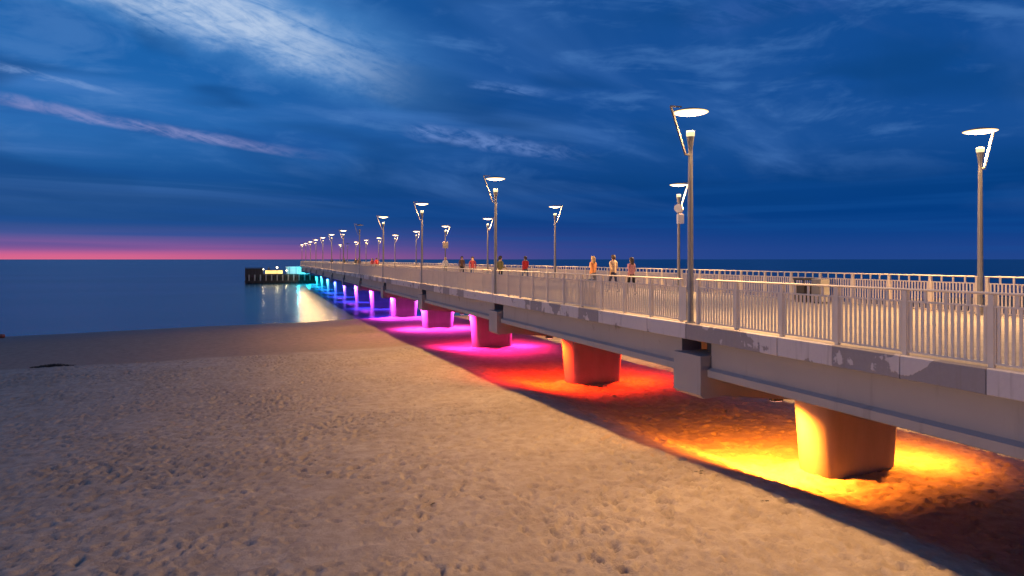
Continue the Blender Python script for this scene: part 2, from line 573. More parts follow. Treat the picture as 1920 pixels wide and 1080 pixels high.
def vnoise(X, Y, s, seed):
    r = np.random.default_rng(seed)
    N = 256
    T = r.random((N, N))
    u, v = X / s, Y / s
    iu, iv = np.floor(u).astype(int), np.floor(v).astype(int)
    fu, fv = u - iu, v - iv
    fu = fu * fu * (3 - 2 * fu)
    fv = fv * fv * (3 - 2 * fv)
    a = T[iv % N, iu % N]
    b_ = T[iv % N, (iu + 1) % N]
    c = T[(iv + 1) % N, iu % N]
    d = T[(iv + 1) % N, (iu + 1) % N]
    return (a * (1 - fu) + b_ * fu) * (1 - fv) + (c * (1 - fu) + d * fu) * fv - 0.5


dryk = 1 - sstep(GY - 0.14 * GX, 43.5, 46)
GZ += vnoise(GX, GY, 5.0, 1) * 0.10 * (0.3 + 0.7 * dryk)
GZ += vnoise(GX + 50, GY, 1.7, 2) * 0.07 * (0.15 + 0.85 * dryk)
GZ += vnoise(GX, GY + 90, 0.6, 3) * 0.020 * (0.10 + 0.9 * dryk)
GZ += vnoise(GX + 17, GY + 90, 0.27, 4) * 0.022 * (0.12 + 0.88 * dryk)


def stamp(cx, cy, a, L, W, depth, rim):
    i0, i1 = np.searchsorted(gx, (cx - 0.55, cx + 0.55))
    j0, j1 = np.searchsorted(gy, (cy - 0.55, cy + 0.55))
    if i1 - i0 < 3 or j1 - j0 < 3:
        return
    X = GX[j0:j1, i0:i1] - cx
    Y = GY[j0:j1, i0:i1] - cy
    u = X * math.cos(a) + Y * math.sin(a)
    v = -X * math.sin(a) + Y * math.cos(a)
    r2 = (u / L) ** 2 + (v / W) ** 2
    GZ[j0:j1, i0:i1] += -depth * np.exp(-r2 * r2) + rim * np.exp(-((np.sqrt(r2) - 1.45) / 0.35) ** 2)


def prints_at(cx, cy):
    # trodden more in some places than others
    return 0.45 + 0.55 * math.sin(cx * 0.31 + 1.3) * math.sin(cy * 0.23 + 0.4)


trod = vnoise(GX, GY, 3.2, 21) + 0.6 * vnoise(GX, GY, 1.3, 22)      # trodden more in some places than others
for k in range(30000):                                  # scattered dents
    cx, cy = rng.uniform(-14, 9.6), 4 + 40 * rng.random() ** 1.25
    ii, jj = np.searchsorted(gx, cx), np.searchsorted(gy, cy)
    a_ = 0.55 + 1.1 * trod[min(jj, len(gy) - 1), min(ii, len(gx) - 1)]
    if a_ < 0.12:
        continue
    big = rng.random() < 0.08
    L_ = rng.uniform(0.12, 0.19) if big else rng.uniform(0.05, 0.11)
    stamp(cx, cy, rng.uniform(0, 6.28), L_, L_ * rng.uniform(0.45, 0.8), a_ * rng.uniform(0.028, 0.075) * (1.3 if big else 1.0), a_ * rng.uniform(0.010, 0.026))
for k in range(150):                                    # walked trails
    cx, cy = rng.uniform(-17, 9.2), rng.uniform(3, 42)
    a = rng.normal(0.5 * math.pi * rng.integers(0, 2), 0.5)
    for s in range(int(rng.uniform(12, 40))):
        a += rng.normal(0, 0.07)
        cx += 0.62 * math.cos(a)
        cy += 0.62 * math.sin(a)
        if cx > 9.5 or cy > 43.5 or cy < 2.5 or cx < -17:
            break
        sd_ = 0.09 * (1 if s % 2 else -1)
        stamp(cx - sd_ * math.sin(a), cy + sd_ * math.cos(a), a + rng.normal(0, 0.12), 0.15, 0.062, rng.uniform(0.04, 0.08), 0.02)
for cx0, cy0, rad, a0, a1 in ((2.0, 24.0, 12.2, -2.35, -1.15), (2.0, 24.0, 13.9, -2.35, -1.15), (-9.0, 8.0, 16.0, -0.35, 0.75), (-9.0, 8.0, 17.6, -0.35, 0.75)):
    n_ = int(abs(a1 - a0) * rad / 0.11)                  # wheel tracks in a bend, with their cross ribs
    for t_ in range(n_):
        a = a0 + (a1 - a0) * t_ / n_
        stamp(cx0 + rad * math.cos(a) + rng.normal(0, 0.02), cy0 + rad * math.sin(a), a, 0.13, 0.035, 0.022 + 0.014 * (t_ % 2), 0.008)
for k in range(7000):                                   # clods and holes under the deck
    cx, cy = rng.uniform(10.2, 22), rng.uniform(5, 34)
    stamp(cx, cy, rng.uniform(0, 6.28), rng.uniform(0.06, 0.16), rng.uniform(0.05, 0.10), rng.uniform(-0.045, 0.075), rng.uniform(0.0, 0.02))
for k in range(-1, 6):                                  # sand banked up unevenly round the pillar feet
    yy = 14.1 + 14.8 * k
    rr = np.hypot(np.maximum(np.abs(GX - 14.5) - 0.76, 0), GY - yy)
    GZ += np.where(rr < 2.5, np.exp(-((rr - 0.6) / 0.45) ** 2) * (0.10 + 0.22 * vnoise(GX, GY, 0.9, 40 + k)), 0)
ny, nx = GX.shape
idx = np.arange(nx * ny).reshape(ny, nx)
quads = np.stack([idx[:-1, :-1], idx[:-1, 1:], idx[1:, 1:], idx[1:, :-1]], -1).reshape(-1, 4)
me = bpy.data.meshes.new("beach")
me.vertices.add(nx * ny)
me.vertices.foreach_set("co", np.stack([GX, GY, GZ], -1).astype(np.float32).ravel())
me.loops.add(quads.size)
me.loops.foreach_set("vertex_index", quads.astype(np.int32).ravel())
me.polygons.add(len(quads))
me.polygons.foreach_set("loop_start", np.arange(0, quads.size, 4, dtype=np.int32))
me.polygons.foreach_set("loop_total", np.full(len(quads), 4, dtype=np.int32))
me.polygons.foreach_set("use_smooth", np.ones(len(quads), dtype=bool))
me.update(calc_edges=True)
me.materials.append(M["sand"])
beach = bpy.data.objects.new("beach", me)
COL.objects.link(beach)
tag(beach, "trodden pale sand beach running down to the sea", kind="structure")


def ground(x, y):
    i = min(max(int(np.searchsorted(gx, x)), 0), nx - 1)
    j = min(max(int(np.searchsorted(gy, y)), 0), ny - 1)
    return float(GZ[j, i])


# ------------------------------------------------------------------ sea
b_ = MB()
b_.v = [(-26000, 45, 0), (26000, 45, 0), (26000, 34000, 0), (-26000, 34000, 0)]
b_.f = [(0, 1, 2, 3)]
sea = b_.build("sea", M["sea"])
tag(sea, "calm dark blue sea reaching to the horizon", kind="structure")

# ------------------------------------------------------------------ pier
S = 14.8                        # span
Y0 = 14.1                       # first pillar in the picture
XN, XF = 9.70, 19.35            # outer faces of the slab
ZD = 4.645                      # deck top
ZF = 4.27                       # underside of the slab edge
YS, YE = Y0 - 2 * S - 4, Y0 + 11 * S + 7.0
XC = 14.5
pier = empty("pier", (XC, Y0, 0))
tag(pier, "long concrete pier on thick pillars lit in rainbow colours, running out to sea", "pier")


def pchild(mb, name, mat, **kw):
    mb.v = [(x - XC, y - Y0, z) for x, y, z in mb.v]
    return mb.build(name, mat, pier, **kw)


pchild(MB().box(XN + 0.14, XF - 0.14, YS, YE, ZF + 0.02, ZD), "deck", M["deck"])
pchild(MB().box(XF - 0.137, XF, YS, YE, ZF, ZD + 0.004), "far_edge_beam", M["concrete"])
BAY = 1.41
GAP = S - 10 * BAY
# fascia panels along the near edge, one below every railing bay
LN = 14.35                      # near lamps
bays_n = []
for k in range(-3, 12):
    yl = LN + k * S
    for i in range(10):
        y = yl + GAP / 2 + i * BAY
        if YS <= y and y + BAY <= YE:
            bays_n.append((y, k, i))
edges = [YS]
for y, k, i in bays_n:
    edges.append(y if i else y - GAP / 2 + 0.0)
edges.append(YE)
edges = sorted(set(round(e, 3) for e in edges))
for y0, y1 in zip(edges[:-1], edges[1:]):
    j = random.uniform(-0.005, 0.005)
    mb = MB()
    L = y1 - y0 - 0.014
    mb.prism_y([(XN + 0.012 + j, ZF), (XN + j, ZF + 0.012), (XN + j, ZD - 0.008), (XN + 0.012 + j, ZD + 0.006), (XN + 0.137, ZD + 0.006), (XN + 0.137, ZF)], 0, L)
    o = bpy.data.objects.new("fascia_panel", mb.mesh("fascia_panel", M["fascia"]))
    COL.objects.link(o)
    o.parent = pier
    o.location = (-XC, y0 + 0.007 - Y0, 0)

# girders between the crossheads, the outer ones with a lower flange
ZG = 3.43
prof = [(9.98, ZF + 0.02), (9.98, ZG + 0.225), (9.87, ZG + 0.17), (9.87, ZG + 0.02), (9.89, ZG), (10.55, ZG), (10.55, ZF + 0.02)]
gm = MB().prism_y([(x - XC, z) for x, z in prof], 0.60, S - 0.60).mesh("girder", M["girder"])
gm2 = MB().prism_y([(-(x - XC), z) for x, z in prof], 0.60, S - 0.60).mesh("girder", M["girder"])
gm3 = MB().box(-0.3, 0.3, 0.60, S - 0.60, ZG, ZF + 0.02).mesh("girder", M["girder"])
for k in range(-2, 11):
    for gmesh, gx_ in ((gm, 0), (gm2, 0), (gm3, -1.5), (gm3, 1.5)):
        inst("girder", gmesh, pier, (gx_, k * S + 0.2, 0))
endg = MB().prism_y([(x - XC, z) for x, z in prof], 0.60, 6.8).mesh("girder", M["girder"])
inst("girder", endg, pier, (0, 11 * S + 0.2, 0))

# crossheads: end blocks that stand out past the girders, deepening to the pillar
HW = XC - 9.71
poly = [(-HW, 3.92), (-HW, 3.00), (-HW + 0.08, 2.92), (-HW + 0.62, 2.95), (-1.55, 2.66), (1.55, 2.66), (HW - 0.62, 2.95), (HW - 0.08, 2.92), (HW, 3.00), (HW, 3.92)]
cm = MB().prism_y(poly, -0.56, 0.56).mesh("crosshead", M["girder"])
bm_ = MB().box(-0.22, 0.22, -0.20, 0.20, 3.922, ZF + 0.018).mesh("bearing", M["dark"])


def stadium(a, r, z, n=12):
    pts = []
    for j in range(n + 1):
        t = -math.pi / 2 + math.pi * j / n
        pts.append((a + r * math.cos(t), r * math.sin(t), z))
    for j in range(n + 1):
        t = math.pi / 2 + math.pi * j / n
        pts.append((-a + r * math.cos(t), r * math.sin(t), z))
    return pts


pmb = MB().loft([stadium(0.72, 0.55, -3.2), stadium(0.76, 0.56, 0.3), stadium(0.86, 0.60, 2.0), stadium(0.90, 0.62, 2.655)])
pm = pmb.mesh("pillar", M["pillar"])
smooth_by_angle(pm, 30)
for k in range(-2, 12):
    inst("crosshead", cm, pier, (0, k * S + 0.2, 0))
    inst("bearing", bm_, pier, (-(HW - 0.95), k * S + 0.2, 0))
    inst("bearing", bm_, pier, (HW - 0.95, k * S + 0.2, 0))
    inst("pillar", pm, pier, (0, k * S, 0))

# ------------------------------------------------------------------ railings
ZR = 5.73 - ZD                  # handrail height above the deck
XRN, XRF = 9.83, 18.98


def railing(name, xr, yl0, first, last, label, detail_from, n_detail, outer, BAY, plate):
    GAP = S - 10 * BAY
    root = empty(name, (xr, Y0, ZD))
    tag(root, label, "railing")
    sl = MB().box(-0.010, 0.010, -0.022, 0.022, 0.083, ZR - 0.222).mesh("slat", M["rail"])
    ub = MB().box(-0.010, 0.010, -0.026, 0.026, ZR - 0.193, ZR - 0.036).mesh("upright", M["rail"])
    ps = MB().box(-0.035, 0.035, -0.042, 0.042, 0.007, ZR - 0.036).mesh("post", M["rail"])
    fr = MB().frame_x(0.020, 0.044, BAY - 0.044, 0.053, ZR - 0.193, 0.022, 0.029).mesh("panel", M["rail"])
    hr = MB().loft([[(0.034 * math.cos(t), y, ZR - 0.018 + 0.020 * math.sin(t)) for t in [2 * math.pi * j / 10 for j in range(10)]] for y in (GAP / 2 - 0.05, S - GAP / 2 + 0.05)])
    hr = hr.mesh("handrail", M["rail"])
    pl = MB().box(-0.012, 0.012, 0, 0.24, 0.05, ZR - 0.21).mesh("end_plate", M["rail"])
    rest = MB()
    cnt = 0
    ys_s = [0.05 + (BAY - 0.10) * (i + 0.5) / 13 for i in range(13)]
    ys_u = [BAY * (i + 1) / 4 for i in range(3)]
    for k in range(first, last + 1):
        yl = yl0 + k * S - Y0
        full = yl + S <= YE - Y0 + 0.1
        nb = 10 if full else int((YE - Y0 - yl - GAP / 2) / BAY)
        if full:
            inst("handrail", hr, root, (0, yl, 0))
        else:
            h2 = MB().box(-0.034, 0.034, GAP / 2, GAP / 2 + nb * BAY, ZR - 0.036, ZR).mesh("handrail", M["rail"])
            inst("handrail", h2, root, (0, yl, 0))
        if plate:
            inst("end_plate", pl, root, (outer * 0.03, yl + 0.09, 0))
        for i in range(nb):
            y = yl + GAP / 2 + i * BAY
            inst("post", ps, root, (0, y, 0))
            if i == nb - 1:
                inst("post", ps, root, (0, y + BAY, 0))
            p = inst("panel", fr, root, (0, y, 0))
            if y + Y0 > detail_from and cnt < n_detail:
                cnt += 1
                for s in ys_s:
                    inst("slat", sl, p, (0, s, 0))
                for s in ys_u:
                    inst("upright", ub, p, (0, s, 0))
            else:
                for s in ys_s:
                    rest.box(-0.010, 0.010, y + s - 0.022, y + s + 0.022, 0.083, ZR - 0.222)
                for s in ys_u:
                    rest.box(-0.010, 0.010, y + s - 0.026, y + s + 0.026, ZR - 0.193, ZR - 0.036)
    o = rest.build("slats", M["rail"], root)
    tag(o, kind="stuff")
    return root


LF = 13.7
rail_n = railing("railing", XRN, LN, -2, 11, "pale steel railing with slats on the pier edge facing the beach", 5.5, 18, -1, BAY, True)
rail_f = railing("railing", XRF, LF, -2, 11, "pale steel railing on the far pier edge, sea showing through its square openings", 12.0, 18, 1, 1.452, False)
for y in (YE - 0.12,):
    mb = MB()
    mb.box(XRN - XC, XRF - XC, -0.03, 0.03, ZD + ZR - 0.05, ZD + ZR)
    mb.box(XRN - XC, XRF - XC, -0.02, 0.02, ZD + ZR - 0.24, ZD + ZR - 0.21)
    mb.box(XRN - XC, XRF - XC, -0.02, 0.02, ZD + 0.05, ZD + 0.08)
    for i in range(60):
        x = XRN - XC + 0.15 * i + 0.1
        mb.box(x - 0.025, x + 0.025, -0.01, 0.01, ZD + 0.006, ZD + ZR - 0.05)
    o = mb.build("end_railing", M["rail"], pier, loc=(0, y - Y0, 0))
    tag(o, kind="stuff")

# ------------------------------------------------------------------ street lamps
LAMP_W = 6200.0
lamp_light = bpy.data.lights.new("street_lamp_light", "SPOT")
lamp_light.spot_size = R(143)
lamp_light.spot_blend = 1.0
lamp_light.energy = LAMP_W
lamp_light.color = (1.0, 0.56, 0.22)
lamp_light.shadow_soft_size = 0.16
lamp_glare = bpy.data.lights.new("street_lamp_glare", "POINT")     # the glowing reflector sends some light sideways too
lamp_glare.energy = 900.0
lamp_glare.color = (1.0, 0.60, 0.24)
lamp_glare.shadow_soft_size = 0.16

pole_mb = MB().lathe([(0.13, 0.0), (0.13, 0.03), (0.078, 0.035), (0.074, 0.6), (0.066, 2.4), (0.052, 4.20), (0.052, 4.25), (0.09, 4.50), (0.095, 4.53)], 14)
pole_me = pole_mb.mesh("pole", M["pole"])
smooth_by_angle(pole_me, 40)
torch_me = MB().lathe([(0.085, 4.532), (0.102, 4.55), (0.104, 4.64), (0.095, 4.67), (0.03, 4.675)], 16).mesh("torch", M["torch"])
torch_off = MB().lathe([(0.085, 4.532), (0.102, 4.55), (0.104, 4.64), (0.095, 4.67), (0.03, 4.675)], 16).mesh("torch", M["unlit"])
arm_mb = MB()
arm_mb.bar((-0.05, 0, 4.09), (-0.14, 0, 4.09), 0.05, 0.035)
arm_mb.bar((-0.135, 0, 4.075), (-0.555, 0, 5.225), 0.055, 0.035)
arm_mb.bar((-0.565, 0, 5.235), (-0.26, 0, 5.235), 0.05, 0.03)
arm_me = arm_mb.mesh("arm", M["arm"])
cap_me = MB().lathe([(0.424, 5.119), (0.430, 5.124), (0.425, 5.135), (0.30, 5.175), (0.14, 5.215), (0.04, 5.225)], 28).mesh("shade", M["arm"])
ref_me = MB().lathe([(0.05, 5.05), (0.16, 5.062), (0.28, 5.082), (0.38, 5.104), (0.428, 5.118)], 28).mesh("reflector", M["glow"])
ref_off = MB().lathe([(0.05, 5.05), (0.16, 5.062), (0.28, 5.082), (0.38, 5.104), (0.428, 5.118)], 28).mesh("reflector", M["unlit"])
for me_ in (torch_me, torch_off, cap_me, ref_me, ref_off):
    smooth_by_angle(me_, 60)
ORD = ["first", "second", "third", "fourth", "fifth", "sixth", "seventh", "eighth", "ninth", "tenth", "eleventh", "twelfth"]


def street_lamp(x, y, side, lit, label, group):
    t = empty("street_lamp", (x, y, ZD + 0.002), 0 if side < 0 else math.pi)
    tag(t, label, "street lamp", group)
    inst("pole", pole_me, t)
    inst("arm", arm_me, t)
    inst("shade", cap_me, t)
    inst("reflector", ref_me if lit else ref_off, t)
    inst("torch", torch_me if lit else torch_off, t)
    if lit:
        l = bpy.data.objects.new("street_lamp_light", lamp_light)
        COL.objects.link(l)
        l.parent = t
        l.location = (0, 0, 4.90)
        l = bpy.data.objects.new("street_lamp_glare", lamp_glare)
        COL.objects.link(l)
        l.parent = t
        l.location = (0, 0, 4.86)
    return t


for k in range(-2, 12):
    lit = k != 4
    if k < 0:
        lab = "lit street lamp on the beach-side railing, %s" % ("abreast of the camera" if k == -1 else "well behind the camera")
    elif k == 0:
        lab = "tallest lit street lamp on the beach-side railing, nearest of its row"
    elif k == 4:
        lab = "unlit dark street lamp on the beach-side railing, fifth of its row"
    elif k == 11:
        lab = "lit street lamp on the beach-side railing at the sea end of the pier"
    else:
        lab = "lit street lamp on the beach-side railing, %s of its row counted from the camera" % ORD[k]
    street_lamp(XN + 0.15, LN + k * S, -1, lit, lab, "street lamps along the beach-side railing")
for k in range(-2, 12):
    lit = k != 10
    if k < 0:
        lab = "lit street lamp on the far railing, %s" % ("abreast of the camera" if k == -1 else "well behind the camera")
    elif k == 0:
        lab = "tall lit street lamp on the far railing close to the right edge of the picture"
    elif k == 10:
        lab = "unlit dark street lamp on the far railing near the sea end"
    elif k == 11:
        lab = "lit street lamp on the far railing at the sea end of the pier"
    elif k == 1:
        lab = "lit street lamp on the far railing carrying white loudspeakers"
    elif k == 4:
        lab = "lit street lamp on the far railing carrying a square notice board"
    else:
        lab = "lit street lamp on the far railing, %s of its row counted from the camera" % ORD[k]
    street_lamp(18.9, LF + k * S, 1, lit, lab, "street lamps along the far railing")

# ------------------------------------------------------------------ coloured floodlights under the crossheads
COLS = [((1.0, 0.24, 0.016), "yellow"), ((1.0, 0.030, 0.001), "red"), ((1.0, 0.016, 0.26), "pink"), ((0.95, 0.05, 0.80), "magenta"),
        ((0.80, 0.05, 0.95), "purple magenta"), ((0.62, 0.06, 1.0), "purple"), ((0.42, 0.07, 1.0), "violet"), ((0.20, 0.09, 1.0), "deep violet blue"),
        ((0.07, 0.14, 1.0), "deep blue"), ((0.05, 0.32, 1.0), "light blue"), ((0.03, 0.55, 1.0), "pale cyan blue"), ((0.02, 0.80, 1.0), "cyan")]
SPREAD = [150, 166, 168] + [165] * 9
TILT = [6, 10] + [24] * 10
OFFS = [2.25, 2.15] + [2.05] * 10
POW = [9000, 5200, 4600, 5200, 7000, 8000, 8000, 8000, 8000, 8000, 8000, 8000]
fl_body = MB().box(-0.14, 0.14, -0.10, 0.10, -0.02, 0.05).box(-0.02, 0.02, -0.13, 0.13, 0.051, 0.08).mesh("housing", M["dark"])
for k, (c, cname) in enumerate(COLS):
    ld = bpy.data.lights.new("floodlight_%s" % cname.replace(" ", "_"), "SPOT")
    ld.energy = POW[k]
    ld.color = c
    ld.spot_size = R(SPREAD[k])
    ld.spot_blend = 1.0 if k == 0 else 0.85
    ld.shadow_soft_size = 0.09
    em = emitter("floodlight_lens_" + cname, tuple(0.3 + 0.7 * x for x in c), 4.0)
    ln = MB().box(-0.12, 0.12, -0.08, 0.08, -0.028, -0.021).mesh("lens", em)
    for s in (-1, 1):
        z = 2.66 + (2.95 - 2.66) * (OFFS[k] - 1.55) / (HW - 0.62 - 1.55)
        t = empty("floodlight", (XC + s * OFFS[k], Y0 + k * S + (-0.3 if k > 2 else 0.05 if k < 2 else 0.0), z - 0.085))
        tag(t, "small %s floodlight under the crosshead on the %s of the %s pillar" % (cname, "beach side" if s < 0 else "far side", ORD[k]),
            "floodlight", "coloured floodlights under the pier")
        inst("housing", fl_body, t)
        inst("lens", ln, t)
        if s > 0 and k < 2:
            ld = ld.copy()
            ld.energy *= (0.36, 0.6)[k]
        l = bpy.data.objects.new("floodlight_light", ld)
        COL.objects.link(l)
        l.parent = t
        l.location = (0, 0, -0.06)
        l.rotation_euler = (R(14 if k < 2 else 4), R(s * TILT[k]), 0)

# ------------------------------------------------------------------ mooring platform at the sea end
PY = 187.0
plat = empty("mooring_platform", (5.0, PY, 0))
tag(plat, "low dark mooring platform with piles beside the sea end of the pier", "platform")
PX0, PX1 = -3.4 - 5, 16.0 - 5
MB().box(PX0, PX1, 0, 9, 1.75, 2.35).build("platform_deck", M["timber"], plat)
MB().box(PX0 - 0.1, PX1, -0.25, -0.01, 0.35, 0.75).build("waling", M["timber"], plat)
MB().box(PX0 + 0.05, PX1, 0.65, 0.9, -1.0, 1.748).build("quay_wall", M["timber"], plat)
pile_me = MB().lathe([(0.26, -3), (0.26, 1.748)], 10).mesh("pile", M["timber"])
for i in range(15):
    inst("pile", pile_me, plat, (PX0 + 0.3 + i * (PX1 - PX0 - 0.6) / 14, 0.3, 0))
fend_me = MB().box(-0.16, 0.16, -0.26, -0.02, 0.76, 2.30).mesh("fender", M["concrete"])
for i in range(14):
    inst("fender", fend_me, plat, (PX0 + 1.0 + i * (PX1 - PX0 - 0.6) / 14, 0, 0))
# bulwark and railing on the outer end
bp = MB().box(-0.05, 0.05, -0.05, 0.05, 2.352, 4.05).mesh("bulwark_post", M["dark"])
for i in range(6):
    inst("bulwark_post", bp, plat, (PX0 + 0.1 + i * 0.8, 0.12, 0))
MB().box(PX0 + 0.02, PX0 + 4.3, 0.18, 0.26, 2.352, 3.9).build("bulwark", M["timber"], plat)
MB().box(PX0 + 0.02, PX0 + 4.3, 0.05, 0.24, 4.052, 4.12).build("bulwark_rail", M["timber"], plat)
# lit bar counter on the platform
bar = empty("refreshment_counter", (1.4, PY + 1.0, 2.352))
tag(bar, "long counter with a glowing yellow front on the mooring platform", "counter")
MB().box(0, 4.3, 0.02, 0.8, 0, 1.02).build("counter_body", M["timber"], bar)
MB().box(0.05, 4.25, 0.0, 0.017, 0.12, 0.98).build("lit_front", M["warmwin"], bar)
MB().box(-0.1, 4.4, -0.1, 0.85, 1.022, 1.10).build("counter_top", M["timber"], bar)


def bollard_lamp(x, y, h, label, r=0.16):
    t = empty("globe_lamp", (x, y, 2.352))
    tag(t, label, "lamp", "globe lamps on the mooring platform")
    MB().lathe([(0.08, 0), (0.05, 0.05), (0.05, h)], 8).build("post", M["dark"], t)
    r *= 0.62
    prof_ = [(r * math.sin(math.pi * j / 8) + 0.001, h + r - r * math.cos(math.pi * j / 8)) for j in range(9)]
    MB().lathe(prof_, 12).build("globe", M["bulb"], t, smooth=True)
    ld = bpy.data.lights.new("globe_light", "POINT")
    ld.energy = 60
    ld.color = (1, 0.75, 0.4)
    ld.shadow_soft_size = r
    l = bpy.data.objects.new("globe_light", ld)
    COL.objects.link(l)
    l.parent = t
    l.location = (0, -r - 0.25, h + r)


bollard_lamp(4.3, PY + 0.7, 1.55, "bright globe lamp above the yellow counter on the mooring platform", 0.30)
bollard_lamp(1.0, PY + 0.7, 1.15, "small globe lamp at the left end of the yellow counter", 0.20)
bollard_lamp(6.6, PY + 0.7, 0.8, "small globe lamp at the right end of the yellow counter", 0.20)
bollard_lamp(-3.0, PY + 0.7, 0.5, "dim globe lamp at the outer corner of the mooring platform", 0.18)
# cyan lit shelter and stairs against the pier end
sh = empty("landing_shelter", (7.0, PY + 3.2, 2.352))
tag(sh, "pale landing shelter and stair bathed in cyan light by the pier end", "shelter")
MB().box(-0.4, 9.0, 0, 0.25, 0, 1.75).build("back_wall", M["white"], sh)
MB().box(-0.6, 5.0, -1.0, 0.4, 1.76, 1.90).build("shelter_roof", M["white"], sh)
for i in range(8):
    MB().box(2.6 + i * 0.55, 3.15 + i * 0.55, -2.2, -1.0, 0, 0.26 * (i + 1) * 0.8).build("stair_step", M["white"], sh)
for x in (0.4, 2.0):
    MB().box(x, x + 0.1, -0.9, -0.8, 0, 1.758).build("shelter_post", M["dark"], sh)
for i, (x, y, p) in enumerate(((9.5, PY - 0.6, 500), (12.0, PY - 0.4, 700))):
    t = empty("floodlight", (x, y, 3.4))
    tag(t, "small cyan floodlight aimed at the landing shelter, %s" % ("on the open side" if i == 0 else "next to the pier end"), "floodlight", "coloured floodlights under the pier")
    inst("housing", fl_body, t)
    MB().box(-0.02, 0.02, -0.02, 0.02, -1.05, -0.021).build("stem", M["dark"], t)
    ld = bpy.data.lights.new("cyan_light", "POINT")
    ld.energy = p
    ld.color = (0.02, 0.75, 1.0)
    ld.shadow_soft_size = 0.15
    l = bpy.data.objects.new("cyan_light", ld)
    COL.objects.link(l)
    l.parent = t
    l.location = (0, 0, 0.35)

# ------------------------------------------------------------------ fittings on and around the pier
# loudspeakers on the second far lamp
ls = empty("loudspeakers", (18.9, LF + S, 8.62))
tag(ls, "white horn loudspeakers clamped to a lamp pole on the far railing", "loudspeaker")
for a in (-2.2, 0.9):
    hn = MB()
    rings = []
    for r_, d in ((0.05, 0.08), (0.06, 0.16), (0.10, 0.26), (0.19, 0.36), (0.20, 0.38)):
        rings.append([(d, r_ * math.cos(2 * math.pi * j / 14), r_ * math.sin(2 * math.pi * j / 14)) for j in range(14)])
    hn.loft(rings)
    o = hn.build("horn", M["white"], ls, smooth=True)
    o.rotation_euler = (0, 0, a)
MB().lathe([(0.085, -0.12), (0.085, 0.12)], 12).build("clamp", M["dark"], ls)
bx = MB().box(-0.17, 0.17, -0.20, -0.08, -0.72, -0.26).build("control_box", M["white"], ls, bevel=0.01)
sg = empty("notice_board", (18.9, LF + 4 * S - 0.08, 7.4))
tag(sg, "square cream notice board on a lamp pole of the far railing", "sign")
MB().box(-0.31, 0.31, -0.03, 0.0, 0, 0.66).build("board", plain("cream_board", (0.6, 0.5, 0.34), 0.6), sg, bevel=0.03)
MB().box(-0.10, 0.10, 0.001, 0.16, 0.25, 0.31).build("bracket", M["dark"], sg)


def litter_bin(x, y, rz, label):
    t = empty("litter_bin", (x, y, ZD + 0.001), rz)
    tag(t, label, "litter bin", "litter bins on the pier")
    MB().box(-0.22, 0.22, -0.24, 0.24, 0.08, 0.62).build("body", plain("bin_timber", (0.06, 0.05, 0.04), 0.8), t, bevel=0.02)
    MB().box(-0.25, 0.25, -0.27, 0.27, 0.80, 0.88).build("roof", M["dark"], t, bevel=0.015)
    MB().box(-0.19, 0.19, -0.21, 0.21, 0.0, 0.078).build("foot", M["dark"], t)
    for sx_ in (-1, 1):
        for sy_ in (-1, 1):
            MB().box(sx_ * 0.2 - 0.02, sx_ * 0.2 + 0.02, sy_ * 0.22 - 0.02, sy_ * 0.22 + 0.02, 0.622, 0.798).build("support", M["dark"], t)


litter_bin(18.55, 20.0, 0, "dark roofed litter bin standing in front of the far railing")
litter_bin(10.35, 21.0, 0, "dark roofed litter bin just behind the beach-side railing")
cab = empty("service_cabinet", (18.6, 19.25, ZD + 0.001))
tag(cab, "grey service cabinet beside the litter bin at the far railing", "cabinet")
MB().box(-0.2, 0.2, -0.22, 0.22, 0.06, 0.86).build("cabinet_body", M["concrete"], cab, bevel=0.01)
MB().box(-0.22, -0.202, -0.19, 0.19, 0.1, 0.82).build("door", M["pole"], cab)
MB().box(-0.18, 0.18, -0.2, 0.2, 0.0, 0.058).build("plinth", M["dark"], cab)


# ------------------------------------------------------------------ people on the deck
def cloth(name, col):
    return plain(name, col, 0.85, var=0.2, scale=14)


